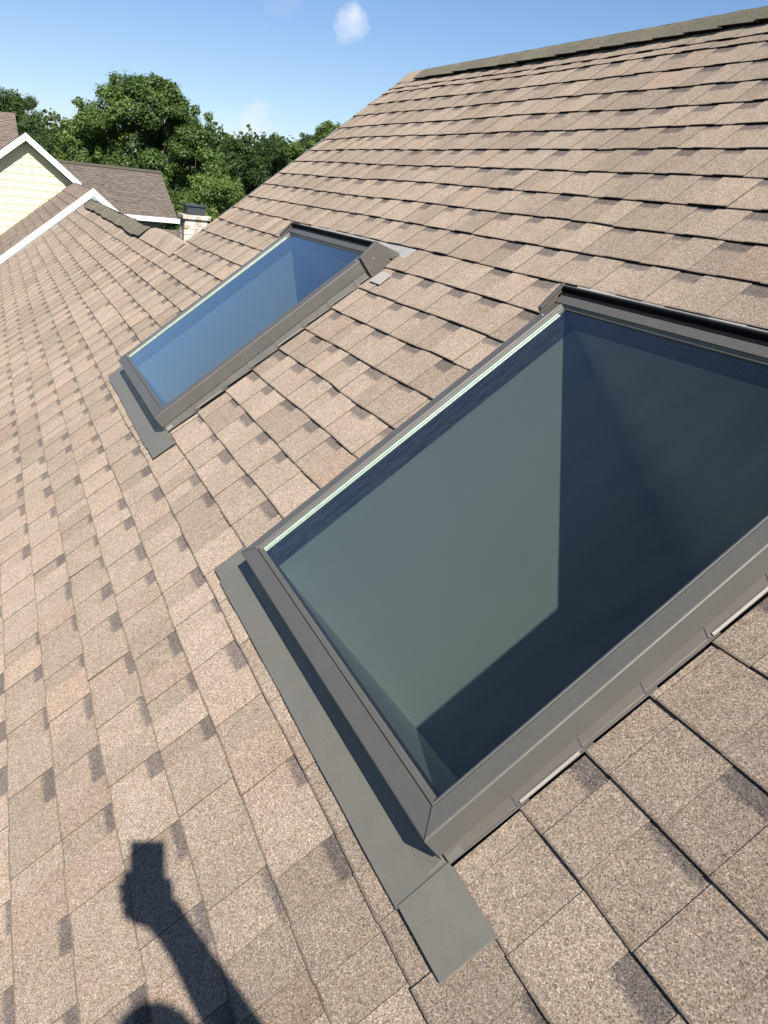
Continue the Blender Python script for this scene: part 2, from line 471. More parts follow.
# rake trim, walls
mb = MB(W); mb.box(RK - .12, RK - .02, 4.9, APX, -1.3, .02); mb.build('rake_board', M['soffit'], house, HO)
mb = MB()
zE = W(0, EAVE).z; yE = W(0, EAVE).y
def gable_wall(mb, x0, x1, apv, apdrop=.25):
    ap = W(0, apv); yb = 2 * ap.y - yE
    ins = .35
    prof = [(yE + ins, GROUND), (yE + ins, zE + ins * .81 - apdrop), (ap.y, ap.z - apdrop), (yb - ins, zE + ins * .81 - apdrop), (yb - ins, GROUND)]
    i0 = [(x0, *q) for q in prof]; i1 = [(x1, *q) for q in prof]
    mb.poly(i0[::-1]); mb.poly(i1)
    for a_, b_ in ((0, 1), (3, 4)): mb.poly([i0[a_], i0[b_], i1[b_], i1[a_]])
gable_wall(mb, RK * E + .12, 17 * E - .2, APX)
gable_wall(mb, UG * E, RK * E + .1, APL)
mb.build('wall', M['green'], house, HO, fix=False)
mb = MB(W); mb.box(UG, 17, EAVE - .6, EAVE - .02, -.8, .03); mb.build('gutter', M['white'], house, HO)

# light shafts seen through the glass
for dx, dv in ((0, 0), (DX, DV)):
    mb = MB(W)
    u0, u1, v0, v1 = UO + dx - WD + .385, UO + dx - .385, VB + dv + .385, VB + dv + LN - .385
    b0 = -11.5
    T = .12
    mb.box(u0 - T, u0, v0 - T, v1 + T, b0, -.42); mb.box(u1, u1 + T, v0 - T, v1 + T, b0, -.42)
    mb.box(u0, u1, v0 - T, v0, b0, -.42); mb.box(u0, u1, v1, v1 + T, b0, -.42)
    sh = mb.build('light_shaft', M['drywall'], house, HO)
    mb = MB(W)
    e = 10; d = 24
    mb.box(u0 - e, u1 + e, v0 - e, v1 + e, b0 - d - .5, b0 - d)
    mb.build('room_floor', M['floor'], sh, HO) if False else mb.build('room_floor', M['floor'], house, HO)
    mb = MB(W)
    for bx in ((u0 - e - .5, u0 - e, v0 - e, v1 + e), (u1 + e, u1 + e + .5, v0 - e, v1 + e), (u0 - e, u1 + e, v0 - e - .5, v0 - e), (u0 - e, u1 + e, v1 + e, v1 + e + .5)):
        mb.box(*bx, b0 - d, b0)
    for bx in ((u0 - e, u0 - T - .01, v0 - e, v1 + e), (u1 + T + .01, u1 + e, v0 - e, v1 + e), (u0 - T, u1 + T, v0 - e, v0 - T - .01), (u0 - T, u1 + T, v1 + T + .01, v1 + e)):
        mb.box(*bx, b0, b0 + .3)
    mb.build('room_wall', M['drywall'], house, HO)

# ------------------------------------------------------------------ skylight
def make_skylight(loc, label):
    r = empty('skylight', loc, (TH, 0, 0)); tag(r, label, 'skylight', 'roof skylights')
    x1, x0, y0, y1 = 0.0, -WD, 0.0, LN
    G = .392
    # curb
    mb = MB(L)
    for bx in ((x0 + .1, x0 + .34, y0 + .1, y1 - .1), (x1 - .34, x1 - .1, y0 + .1, y1 - .1), (x0 + .34, x1 - .34, y0 + .1, y0 + .34), (x0 + .34, x1 - .34, y1 - .34, y1 - .1)):
        mb.box(*bx, -.45, .50)
    mb.build('curb', M['sash'], r)
    # aluminium frame: four members with mitred profile
    def ring(name, prof, mat, parent=r, bev=.0015):
        """prof: list of (inset, height); swept round the rectangle, closed"""
        mb = MB(L); n = len(prof); rings = []
        for (i, h) in prof:
            rings.append([mb.pt(x1 - i, y0 + i, h), mb.pt(x1 - i, y1 - i, h), mb.pt(x0 + i, y1 - i, h), mb.pt(x0 + i, y0 + i, h)])
        for k in range(n):
            A, B = rings[k], rings[(k + 1) % n]
            for q in range(4):
                mb.f.append([A[q], A[(q + 1) % 4], B[(q + 1) % 4], B[q]]); mb.m.append(0); mb.uv.append(None); mb.col.append(None)
        return mb.build(name, mat, parent, bevel=bev)
    fr = ring('frame', [(.0, .27), (.0, .625), (.018, .64), (.285, .655), (.29, .640), (.29, .52), (.05, .50), (.05, .27)], M['frame'])
    ring('glazing_bead', [(.30, .52), (.30, .645), (.315, .652), (.345, .64), (.35, .615), (G, .592), (G, .52)], M['frame'], fr, .0008)
    # mitre seams at the sill corners
    mb = MB(L)
    for sx in (x1, x0):
        s = -1 if sx == x1 else 1
        for a, b, ha, hb in ((.012, .285, .642, .658),):
            p = [(sx + s * a, a, ha + .001), (sx + s * b, b, hb)]
            w_ = .008
            mb.face([(p[0][0] - w_, p[0][1], p[0][2]), (p[0][0] + w_, p[0][1], p[0][2]), (p[1][0] + w_, p[1][1], p[1][2]), (p[1][0] - w_, p[1][1], p[1][2])])
        mb.build('mitre_seam', M['black_strip'], fr, fix=False); mb = MB(L)
    # mint strips colour in the lit reflection along the far glass edge
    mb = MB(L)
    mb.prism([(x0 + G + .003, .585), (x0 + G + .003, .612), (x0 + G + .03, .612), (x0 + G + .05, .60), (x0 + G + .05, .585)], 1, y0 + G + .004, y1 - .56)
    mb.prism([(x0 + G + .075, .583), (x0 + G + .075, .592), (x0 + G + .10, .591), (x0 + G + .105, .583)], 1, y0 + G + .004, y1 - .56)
    mb.build('glass_edge_glint', M['glass_glint'], fr)
    mb = MB(L); mb.box(x0 + .30, x1 - .30, y0 + .30, y1 - .30, .545, .575); mb.build('glass', M['glass'], r)
    # stained wood sash below the glass
    mb = MB(L)
    t = .34; sash_z = .10
    for bx in ((x0 + t, x0 + t + .06, y0 + t, y1 - t), (x1 - t - .06, x1 - t, y0 + t, y1 - t), (x0 + t + .06, x1 - t - .06, y0 + t, y0 + t + .06), (x0 + t + .06, x1 - t - .06, y1 - t - .06, y1 - t)):
        mb.box(*bx, sash_z, .54)
    mb.build('sash', M['sash'], r)
    mb = MB(L)
    for bx in ((x0 + t, x0 + t + .05, y0 + t, y1 - t), (x1 - t - .05, x1 - t, y0 + t, y1 - t), (x0 + t + .05, x1 - t - .05, y0 + t, y0 + t + .05), (x0 + t + .05, x1 - t - .05, y1 - t - .05, y1 - t)):
        mb.box(*bx, -.47, sash_z - .004)
    mb.build('liner', M['drywall'], r)
    # head cover with end plates
    yh = y1 + .02
    mb = MB(L)
    mb.prism([(yh - .36, .655), (yh - .36, .672), (yh - .17, .69), (yh - .17, .655)], 0, x0 + .06, x1 - .06)
    mb.prism([(yh + .00, .30), (yh + .00, .775), (yh + .012, .78), (yh + .03, .775), (yh + .46, .10), (yh + .46, .06), (yh + .2, .06)], 0, x0 - .06, x1 + .06)
    hc = mb.build('head_cover', M['frame'], r, bevel=.001)
    mb = MB(L); mb.box(x0 - .05, x1 + .05, yh - .168, yh - .004, .60, .675); mb.box(x0 - .05, x1 + .05, yh - .03, yh - .002, .676, .77)
    mb.build('black_strip', M['black_strip'], hc)  # flat black strips along the step of the head cover
    for sx in (x1 + .065, x0 - .115):
        mb = MB(L)
        mb.prism([(yh - .66, -.02), (yh - .66, .70), (yh - .64, .725), (yh + .02, .81), (yh + .05, .79), (yh + .10, .04)], 0, sx, sx + .05)
        mb.prism([(yh - .66, .70), (yh - .64, .73), (yh + .02, .818), (yh + .02, .80), (yh - .64, .71)], 0, (sx if sx > x1 else sx + .05), (sx - .1 if sx > x1 else sx + .14))
        ep = mb.build('end_plate', M['side'], hc, bevel=.001)
        mb = MB(L); xx = sx + .05 if sx > x1 else sx
        mb.tube((xx - .004, yh - .33, .47), (xx + .014, yh - .33, .47), .03, .026, 10)
        mb.build('screw', M['screw'], ep)
    mb = MB(L); mb.tube((x0 + .14, yh - .75, .645), (x0 + .14, yh - .75, .668), .03, .026, 10); mb.build('screw', M['screw'], fr); mb = MB(L); mb.tube((x1 - .14, yh - .75, .645), (x1 - .14, yh - .75, .668), .03, .026, 10)
    mb.build('screw', M['screw'], fr)
    # head flashing plates
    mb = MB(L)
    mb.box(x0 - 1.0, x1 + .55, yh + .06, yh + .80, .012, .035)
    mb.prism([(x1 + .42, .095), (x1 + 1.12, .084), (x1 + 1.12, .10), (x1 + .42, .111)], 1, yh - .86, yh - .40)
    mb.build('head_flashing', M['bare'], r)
    # skirt below the frame on both long sides and the step flashing pieces
    mb = MB(L)
    mb.box(x1 - .125, x1 - .095, y0 + .05, y1 - .05, -.05, .50); mb.box(x0 + .095, x0 + .125, y0 + .05, y1 - .05, -.05, .50)
    mb.box(x0 + .09, x1 - .09, y0 + .055, y0 + .095, -.05, .50)
    mb.build('skirt', M['side'], r)
    for side in (1, -1):
        X = x1 - .092 if side > 0 else x0 + .092
        for k in range(0, 9):
            ya = k - 1 - VB - .0; yb = ya + 1.16
            if ya > y1 - .3: continue
            yb = min(yb, y1 + .1)
            ha, hb = .075 + .028, .045
            if k == 0: ya -= .0
            j = random.uniform(-.02, .02)
            mb = MB(L); t = .016
            xs = [X, X + side * .12]
            a_, b_ = min(xs), max(xs)
            mb.hexa([(a_, ya + j, ha - t), (b_, ya + j, ha - t), (b_, yb, hb - t), (a_, yb, hb - t), (a_, ya + j, ha), (b_, ya + j, ha), (b_, yb, hb), (a_, yb, hb)])
            q = [X + side * .075, X + side * .095]
            x_0, x_1 = min(q), max(q); o1 = -side * .045
            mb.hexa([(x_0, ya + j, ha), (x_1, ya + j, ha), (x_1 - side * .008, yb, hb), (x_0 - side * .008, yb, hb),
                     (x_0 + o1, ya + j + .03, ha + .23), (x_1 + o1, ya + j + .03, ha + .25), (x_1 + o1 - side * .008, yb, hb + .25), (x_0 + o1 - side * .008, yb, hb + .25)])
            sf = mb.build('step_flashing', M['step'], r, bevel=.0008)
            if side > 0 and k in (1, 4):  # bright strips on two pieces: glints put into the metal colour
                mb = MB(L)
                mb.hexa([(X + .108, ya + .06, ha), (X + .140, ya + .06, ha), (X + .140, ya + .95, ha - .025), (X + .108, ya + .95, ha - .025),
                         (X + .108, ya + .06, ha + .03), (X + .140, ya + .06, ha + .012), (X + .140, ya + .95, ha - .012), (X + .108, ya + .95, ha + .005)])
                mb.build('glint_strip', M['glint'], sf)
    # apron flashing at the sill: strip, corner pieces, raised seams
    mb = MB(L)
    yL = -.735
    NS = 28; xa_, xb_ = x0 - .55, x1 + .02
    for q in range(NS):
        p0_, p1_ = xa_ + (xb_ - xa_) * q / NS, xa_ + (xb_ - xa_) * (q + 1) / NS
        z0_, z1_ = (noise.noise((p_ * .55, 4.2, 0)) * .022 + noise.noise((p_ * 1.9, 9.2, 0)) * .008 for p_ in (p0_, p1_))
        w0_, w1_ = (noise.noise((p_ * .5, 14.2, 0)) * .03 for p_ in (p0_, p1_))
        mb.face([(p0_, yL + w0_, .104 + z0_), (p1_, yL + w1_, .104 + z1_), (p1_, y0 - .3, .098 + z1_ * .6), (p0_, y0 - .3, .098 + z0_ * .6)])
        mb.face([(p0_, y0 - .3, .098 + z0_ * .6), (p1_, y0 - .3, .098 + z1_ * .6), (p1_, y0 + .05, .092), (p0_, y0 + .05, .092)])
        mb.face([(p0_, yL + w0_, .02), (p1_, yL + w1_, .02), (p1_, yL + w1_, .104 + z1_), (p0_, yL + w0_, .104 + z0_)])
    mb.prism([(y0 - .30, .09), (y0 + .02, .09), (y0 + .055, .42), (y0 + .03, .42), (y0 - .01, .13)], 0, x0 + .05, x1 - .06)
    ap = mb.build('apron_flashing', M['apron'], r, bevel=.001)
    for xa, xb in ((x1 + .0, x1 + 1.06), (x0 - 1.10, x0 - .52)):
        mb = MB(L)
        mb.hexa([(xa, yL + .03, .104), (xb, yL + .03, .096), (xb, y0 + .045, .06), (xa, y0 + .045, .095),
                 (xa, yL + .03, .122), (xb, yL + .03, .114), (xb, y0 + .045, .08), (xa, y0 + .045, .115)])
        mb.build('corner_flashing', M['apron'], ap, bevel=.001)
    # folded corner tab
    mb = MB(L)
    mb.hexa([(x1 - .10, y0 + .06, .10), (x1 + .03, y0 + .04, .10), (x1 + .03, y0 + .26, .10), (x1 - .08, y0 + .26, .10),
             (x1 - .10, y0 + .06, .27), (x1 - .055, y0 + .055, .27), (x1 - .055, y0 + .26, .27), (x1 - .08, y0 + .26, .27)])
    mb.build('corner_tab', M['step'], ap, bevel=.0015)
    return r
near = make_skylight(W(UO, VB), 'large near skylight with teal tinted glass, cut off by the right picture edge')
far = copy_tree(near); far.location = W(UO + DX, VB + DV)
far['label'] = 'far skylight with blue glass, whole in view, up left of the big one'

# ------------------------------------------------------------------ neighbouring gables
nb = empty('gabled_house', (UG * E - 2, 0.3, GROUND))
tag(nb, 'cream yellow sided house with two white trimmed gables behind the left end of the roof', 'house')
NO = Vector(nb.location)
# lower gable: coplanar with the roof, half an exposure above it
g2v, g2h = 5.74, .58
def fn2(u, v, h=0.0): return W(u, v, h + g2h - .1)
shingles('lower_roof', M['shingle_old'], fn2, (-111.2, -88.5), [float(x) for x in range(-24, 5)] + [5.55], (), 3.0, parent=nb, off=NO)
mb = MB(fn2); mb.box(-111.2, -88.5, EAVE, 5.5, -.4, -.04); mb.build('roof_deck', M['under'], nb, NO)
bf = back_fn(g2v, g2h - .1)
mb = MB(bf); mb.box(-111.2, -88.5, .0, 29, -.4, .0); mb.build('back_roof', M['shingle_old'], nb, NO)
def fascia(name, apv, aph, u, lenf, lenb, w=.75, t=.25, parent=nb, off=NO, mat='white'):
    """barge boards on a gable end: plane u = const; front arm parallel to our roof, back arm mirrored"""
    ax = W(0, apv, aph); y0, z0 = ax.y, ax.z
    for s, ln in ((-1, lenf), (1, lenb)):
        mb = MB()
        dy, dz = s * CT * E, -ST * E
        ny = 0; wz = w * E / CT
        a = (y0, z0); b = (y0 + dy * ln, z0 + dz * ln)
        prof = [(a[0], a[1]), (b[0], b[1]), (b[0], b[1] - wz), (a[0], a[1] - wz)]
        mb.prism(prof, 0, u * E - t * E / 2, u * E + t * E / 2)
        mb.build(name, M[mat], parent, off)
fascia('barge_board', g2v, g2h, -88.2, 30, 30, .54)
# gable wall with siding under the boards and a soffit
def gable_siding(name, mat, apv, aph, u, drop, lenf, lenb, pitch, parent, off, zmin, soff=True, t=.010):
    ax = W(0, apv, aph); y0 = ax.y; z0 = ax.z - drop * E / CT
    mb = MB(); z = zmin
    x = u * E
    tn = ST / CT
    while z < z0 - .01:
        z2 = min(z + pitch, z0 - .002)
        hw0 = (z0 - z) / tn; hw1 = (z0 - z2) / tn
        yl0, yr0 = max(y0 - hw0, y0 - lenf * CT * E), min(y0 + hw0, y0 + lenb * CT * E)
        yl1, yr1 = max(y0 - hw1, y0 - lenf * CT * E), min(y0 + hw1, y0 + lenb * CT * E)
        mb.poly([(x + t, yl0, z), (x + t, yr0, z), (x, yr1, z2), (x, yl1, z2)])
        mb.poly([(x - .002, yl0, z), (x - .002, yr0, z), (x + t, yr0, z), (x + t, yl0, z)])
        z += pitch
    return mb.build(name, mat, parent, off, fix=False)
gable_siding('gable_wall', M['green'], g2v, g2h, UG - .9, .55, 30, 30, .11, nb, NO, GROUND)
mb = MB(fn2); mb.box(-88.4, -88.0, EAVE, 5.2, -1.2, -.72); mb.build('soffit', M['soffit'], nb, NO)
# upper gable
g1v, g1h, g1u = 4.72, 7.52, -109.6
fascia('barge_board', g1v, g1h, g1u, 30, 7.7, .64, .3)
gable_siding('gable_wall', M['yellow'], g1v, g1h, -110.9, .72, 30, 7.3, .125, nb, NO, GROUND)
def fn1(u, v, h=0.0): return W(u, v, h + g1h - .1)
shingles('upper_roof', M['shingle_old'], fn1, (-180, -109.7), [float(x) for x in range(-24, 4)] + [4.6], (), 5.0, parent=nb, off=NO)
mb = MB(fn1); mb.box(-180, -109.7, EAVE, 4.5, -.5, -.04); mb.build('soffit', M['soffit'], nb, NO)
mb = MB(back_fn(g1v, g1h - .1)); mb.box(-180, -109.7, 0, 10, -.5, 0); mb.build('back_roof', M['shingle_old'], nb, NO)
# the raised back part at the picture's left edge
rr = Vector((-24.0, -.07, 1.86)); re_ = Vector((-20.9, -.07, .93))
RV = Vector((rr.x - re_.x, 0, rr.z - re_.z)); rn = int(RV.length / E); RV.normalize(); RN = Vector((-RV.z, 0, RV.x)); RN = RN if RN.z > 0 else -RN
def fn0(u, v, h=0.0): return re_ + Vector((0, 1, 0)) * (u * E) + RV * (v * E) + RN * (h * E)
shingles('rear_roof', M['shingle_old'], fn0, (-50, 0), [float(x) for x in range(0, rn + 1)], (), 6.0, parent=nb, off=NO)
mb = MB(fn0); mb.box(-50, -.1, 0, rn, -1.0, -.05); mb.build('roof_deck', M['soffit'], nb, NO)
mb = MB(); mb.prism([(rr.x + .05, rr.z - .02), (rr.x - 3, rr.z - .9), (rr.x - 3, rr.z - 1.1), (rr.x + .05, rr.z - .2)], 1, rr.y - 50 * E, rr.y); mb.build('back_roof', M['shingle_old'], nb, NO)
mb = MB(); mb.box(rr.x - 2.6, re_.x - .3, rr.y - 48 * E, rr.y - .3, GROUND, .8); mb.build('rear_wall', M['yellow'], nb, NO)
# body
mb = MB(); ax = W(0, g1v, g1h)
mb.box(-25.5, -16.5, -2.2, 1.3, GROUND, -.9); mb.build('wall', M['yellow'], nb, NO)

# ------------------------------------------------------------------ grey roofed house further back
gh = empty('grey_roofed_house', (-29, 1.0, GROUND)); GO = Vector(gh.location)
tag(gh, 'low sage house with weathered grey brown roof, between yellow gable and stone chimney', 'house')
cx, cz = .616, .922
rA = Vector((cx - 30.0, 4.47, cz - .06)); eA = Vector((cx - 27.0, 4.30, cz - 1.33))
dv_ = (rA - eA); slope = dv_.length
V_ = Vector((dv_.x, 0, dv_.z)).normalized(); U_ = Vector((0, 1, 0)); N_ = U_.cross(V_) * -1
if N_.z < 0: N_ = -N_
def fng(u, v, h=0.0):
    return eA + U_ * (u * E) + V_ * (v * E) + N_ * (h * E)
nrow = int(Vector((dv_.x, 0, dv_.z)).length / E)
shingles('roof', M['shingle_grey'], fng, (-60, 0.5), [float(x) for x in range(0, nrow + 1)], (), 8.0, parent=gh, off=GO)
mb = MB(fng); mb.box(-60, .4, 0.1, nrow - .1, -1.0, -.05); mb.build('roof_deck', M['under'], gh, GO)
mb = MB(fng); mb.box(-60, .5, nrow - .6, nrow + .5, .05, .28); mb.build('ridge_cap', M['cap'], gh, GO)
mb = MB(); zr = fng(0, nrow)
mb.prism([(zr.x, zr.z), (zr.x - 3, zr.z - 1.3), (zr.x - 3, zr.z - 1.5), (zr.x, zr.z - .2)], 1, eA.y - 60 * E, eA.y)
mb.build('back_roof', M['shingle_grey'], gh, GO)
mb = MB(); mb.box(eA.x + .01, eA.x + .14, eA.y - 8.5, eA.y + .12, eA.z - .12, eA.z + .01); mb.build('gutter', M['white'], gh, GO)
mb = MB(); mb.box(eA.x - 5.6, eA.x - .35, eA.y - 8.3, eA.y - .35, GROUND, eA.z - .05)
z = eA.z - .9
mb.build('wall', M['green'], gh, GO)
mb = MB(); mb.prism([(eA.x - .36, eA.z - .1), (eA.x - 5.6, eA.z - .1), (zr.x, zr.z - .25)], 1, eA.y - .36, eA.y - .30); mb.build('gable_wall', M['green'], gh, GO)
mb = MB(); mb.box(eA.x - .34, eA.x - .24, eA.y - 3.5, eA.y - .36, eA.z - .80, eA.z - .62); mb.build('band_board', M['white'], gh, GO)
# porch roof in front of it
pA = Vector((cx - 26.2, 5.1, cz - .0605 * 26.2)); pe = Vector((cx - 22.2, 4.95, cz - .105 * 22.2))
dp = Vector((pA.x - pe.x, 0, pA.z - pe.z)); PV = dp.normalized(); PN = Vector((-PV.z, 0, PV.x)); PN = PN if PN.z > 0 else -PN
pA2 = pe.copy(); pA2.y = 4.3
def fnp(u, v, h=0.0): return pA2 + U_ * (u * E) + PV * (v * E) + PN * (h * E)
nr = int(dp.length / E)
shingles('porch_roof', M['shingle_grey'], fnp, (-22, 0.0), [float(x) for x in range(0, nr + 1)], (), 12.0, parent=gh, off=GO)
mb = MB(fnp); mb.box(-22, 0, 0, nr, -.8, -.05); mb.build('roof_deck', M['soffit'], gh, GO)
mb = MB(); mb.box(pe.x - 3.6, pe.x - .3, 1.6, 4.0, GROUND, pe.z - .3); mb.build('porch_wall', M['green'], gh, GO)

# ------------------------------------------------------------------ chimney
ch = empty('chimney', (cx - 20.2, 3.45, GROUND)); CO = Vector(ch.location)
tag(ch, 'pale stone chimney with dark metal cap, in front of the trees', 'chimney')
x_, y_ = CO.x, CO.y
zt = cz - .048 * 20
rg = random.Random(3)
mb = MB(); z = GROUND
mb.box(x_ - .28, x_ + .28, y_ - .25, y_ + .25, GROUND, zt - .01)
z = zt - 3.2
row = 0
while z < zt - .12:
    hh = .125
    for side in range(2):
        t = -.27 if row % 2 else -.33
        while t < .27:
            w_ = rg.uniform(.13, .24); a_, b_ = max(t, -.27), min(t + w_ - .012, .27)
            if b_ - a_ > .03:
                pr = rg.uniform(.008, .03)
                if side == 0: mb.box(x_ + .28, x_ + .28 + pr, y_ + a_, y_ + b_, z, z + hh - .012)
                else: mb.box(x_ + a_, x_ + b_, y_ - .25 - pr, y_ - .25, z, z + hh - .012)
            t += w_
    z += hh; row += 1
mb.build('stack', M['stone'], ch, CO)
mb = MB(); mb.box(x_ - .34, x_ + .34, y_ - .31, y_ + .31, zt, zt + .09); mb.build('crown', M['stone'], ch, CO, bevel=.01)
mb = MB(); mb.box(x_ - .22, x_ + .22, y_ - .20, y_ + .20, zt + .09, zt + .27); mb.box(x_ - .25, x_ + .25, y_ - .235, y_ + .235, zt + .27, zt + .31); mb.build('flue_cap', M['chcap'], ch, CO, bevel=.006)

# ------------------------------------------------------------------ trees
LEAF = [mat_leaf('leaf_mid_green', (.022, .038, .010), (.060, .095, .022), (.125, .175, .045)),
        mat_leaf('leaf_deep_green', (.016, .028, .009), (.038, .062, .016), (.085, .12, .032)),
        mat_leaf('leaf_yellow_green', (.03, .05, .012), (.085, .125, .028), (.16, .21, .055)),
        mat_leaf('needle_green', (.020, .036, .012), (.050, .080, .024), (.105, .145, .05))]

def tree(name, loc, top, rad, label, cat='tree', kind='round', leaves=9000, lm=0, seed=1, leaf=.15, skirt=.35, group='trees beyond the houses'):
    rg = random.Random(seed)
    root = empty(name, (loc[0], loc[1], GROUND)); tag(root, label, cat, group)
    H = top - GROUND - .45
    lean = (rg.uniform(-.3, .3), rg.uniform(-.3, .3))
    tb = MB()
    tr = .028 * H ** .5 * 3.1 * .5
    pts = [Vector((lean[0] * t * t * 1.5, lean[1] * t * t * 1.5, H * .92 * t)) for t in [i / 7 for i in range(8)]]
    for i in range(7):
        tb.tube(pts[i], pts[i + 1], tr * (1 - i / 7.6), tr * (1 - (i + 1) / 7.6), 8)
    clumps = []
    if kind == 'pine':
        lv = 13
        for i in range(lv):
            t = i / (lv - 1); z = H * (skirt + (1 - skirt) * t)
            r = rad * (1 - t) ** .75 * rg.uniform(.75, 1.1) + .12
            nb_ = max(3, int(7 * (1 - t) + 3))
            for b in range(nb_):
                a = 2 * pi * (b + rg.random()) / nb_; rr = r * rg.uniform(.55, 1)
                base = Vector((lean[0] * t, lean[1] * t, z - .2)); tip = base + Vector((cos(a) * rr, sin(a) * rr, rg.uniform(-.1, .35)))
                tb.tube(base, tip, .035, .01, 4)
                for s_ in (.45, .75, 1.0):
                    c = base.lerp(tip, s_); clumps.append((c, .34 * rr / 2 + .22, .22 + .1 * rr / 2))
    else:
        n = int(46 + rad * 24)
        for i in range(n):
            t = rg.random() ** .8
            z = H * (skirt + (1 - skirt) * t)
            tt_ = (z / H - skirt) / (1 - skirt)
            env = rad * (max(0.02, 1 - (2 * max(0, tt_ - .38) / 1.24) ** 2) ** .5) * (.72 + .28 * min(1, tt_ / .3))
            a = rg.uniform(0, 2 * pi); rr = env * rg.uniform(.45, 1.0) ** .6
            cr = rg.uniform(.34, .66) * (rad / 2.6) ** .5
            c = Vector((cos(a) * rr + lean[0] * tt_, sin(a) * rr + lean[1] * tt_, min(z, H - cr * .6)))
            clumps.append((c, cr, cr * rg.uniform(.6, .85)))
            if i % 4 == 0:
                base = pts[min(6, max(1, int((z / H) * 6.0 - .8)))]
                mid = base.lerp(c, .5) + Vector((0, 0, -.15))
                tb.tube(base, mid, tr * .30, tr * .16, 5); tb.tube(mid, c, tr * .16, .012, 4)
        clumps.append((Vector((lean[0], lean[1], H - .35)), .45, .4))
        # loose twigs sticking out
        for i in range(int(n * .9)):
            c0 = rg.choice(clumps[:n]); d = Vector((c0[0].x, c0[0].y, (c0[0].z - H * .6) * .9 + rg.uniform(0, 1)))
            d.normalize(); c = c0[0] + d * c0[1] * rg.uniform(.9, 1.4)
            if c.z < H + .15: clumps.append((c, rg.uniform(.14, .26), rg.uniform(.14, .3)))
    tb.build('trunk', M['bark'], root)
    verts = []; faces = []; cols = []
    vol = [c[1] ** 1.9 * 1 for c in clumps]; tot = sum(vol)
    for (c, cr, ch_), w in zip(clumps, vol):
        k = int(leaves * 4.9 * w / tot) + 3
        shade = rg.random()
        for _ in range(k):
            d = Vector((rg.gauss(0, 1), rg.gauss(0, 1), rg.gauss(0, 1))); d.normalize()
            r = rg.random() ** .42
            if rg.random() < .12: r *= 1.25
            p = c + Vector((d.x * cr * r, d.y * cr * r, d.z * ch_ * r))
            nrm = (d + Vector((rg.gauss(0, .55), rg.gauss(0, .55), .5 + rg.gauss(0, .5)))).normalized()
            a_ = nrm.orthogonal().normalized(); b_ = nrm.cross(a_)
            t_ = rg.uniform(0, 2 * pi); a2 = a_ * cos(t_) + b_ * sin(t_); b2 = nrm.cross(a2)
            s = leaf * .6 * rg.uniform(.5, 1.15)
            if kind == 'pine': sa, sb = s * 1.5, s * .22
            else: sa, sb = s * .62, s * .40
            i0 = len(verts)
            verts += [tuple(p - a2 * sa), tuple(p - b2 * sb + nrm * sb * .25), tuple(p + a2 * sa), tuple(p + b2 * sb + nrm * sb * .25)]
            faces.append((i0, i0 + 1, i0 + 2, i0 + 3))
            cols.append(min(1, max(0, shade * .6 + rg.random() * .4)))
    me = bpy.data.meshes.new('crown'); me.from_pydata(verts, [], faces); me.materials.append(LEAF[lm])
    at = me.color_attributes.new('cell', 'FLOAT_COLOR', 'CORNER')
    buf = []
    for c in cols: buf += [c, c, c, 1] * 4
    at.data.foreach_set('color', buf)
    o = bpy.data.objects.new('crown', me); col.objects.link(o); o.parent = root
    return root

CAM = Vector((.61649448, -.74513623, .92192815))
def at(az, d):   # azimuth seen from the camera, measured from -X towards +Y
    return (CAM.x - d, CAM.y + math.tan(radians(az)) * d)
def topz(el, az, d): return CAM.z + math.tan(radians(el)) * d / cos(radians(az))
T = [
    # name, az, dist, el of top, radius, label, kind, leaves, mat, leaf, skirt
    ('broadleaf_tree', 9.2, 38, 5.55, 3.15, 'tallest broad leafy tree rising above the grey roof', 'round', 34000, 0, .17, .14),
    ('broadleaf_tree', 11.8, 37, 3.3, 1.7, 'shorter leafy tree right of the tallest one, directly above the chimney', 'round', 10000, 0, .15, .25),
    ('broadleaf_tree', 6.0, 40, 3.1, 1.9, 'mid green tree at the left shoulder of the tallest tree', 'round', 11000, 2, .16, .30),
    ('pine_tree', 2.75, 42, 3.45, 1.7, 'feathery pine between the yellow gable and the tallest tree', 'pine', 9000, 3, .13, .30),
    ('broadleaf_tree', 0.2, 44, 3.9, 2.3, 'bushy tree at the left edge behind the yellow gable', 'round', 12000, 1, .17, .30),
    ('broadleaf_tree', 4.4, 47, 2.2, 1.9, 'low dark tree behind the grey roof ridge, below the pine', 'round', 9000, 1, .17, .25),
    ('broadleaf_tree', 14.3, 43, 2.9, 1.7, 'dark green tree first to the right of the chimney group', 'round', 10000, 1, .16, .2),
    ('broadleaf_tree', 16.2, 45, 3.0, 1.6, 'dense dark tree in the middle of the low line beside the roof edge', 'round', 10000, 1, .16, .2),
    ('broadleaf_tree', 18.0, 46, 3.0, 1.6, 'olive tree low against the sloping roof edge, left of the pale topped one', 'round', 10000, 0, .16, .2),
    ('broadleaf_tree', 19.2, 50, 3.4, 1.7, 'grey green tree closing the low line just left of the pale topped one', 'round', 9000, 1, .16, .2),
    ('broadleaf_tree', 20.2, 46, 4.2, 1.5, 'pale green tree whose tip stands highest beside the roof edge', 'round', 9000, 2, .16, .25),
    ('broadleaf_tree', 22.4, 48, 3.8, 1.9, 'rounded tree mostly hidden behind the roof edge', 'round', 8000, 0, .17, .25),
    ('broadleaf_tree', 13.2, 33, .6, 1.5, 'small leafy tree low behind the chimney', 'round', 8000, 2, .14, .2),
    ('broadleaf_tree', 10.4, 50, 3.0, 2.2, 'dark tree filling the gap behind the tallest tree', 'round', 9000, 1, .18, .15),
]
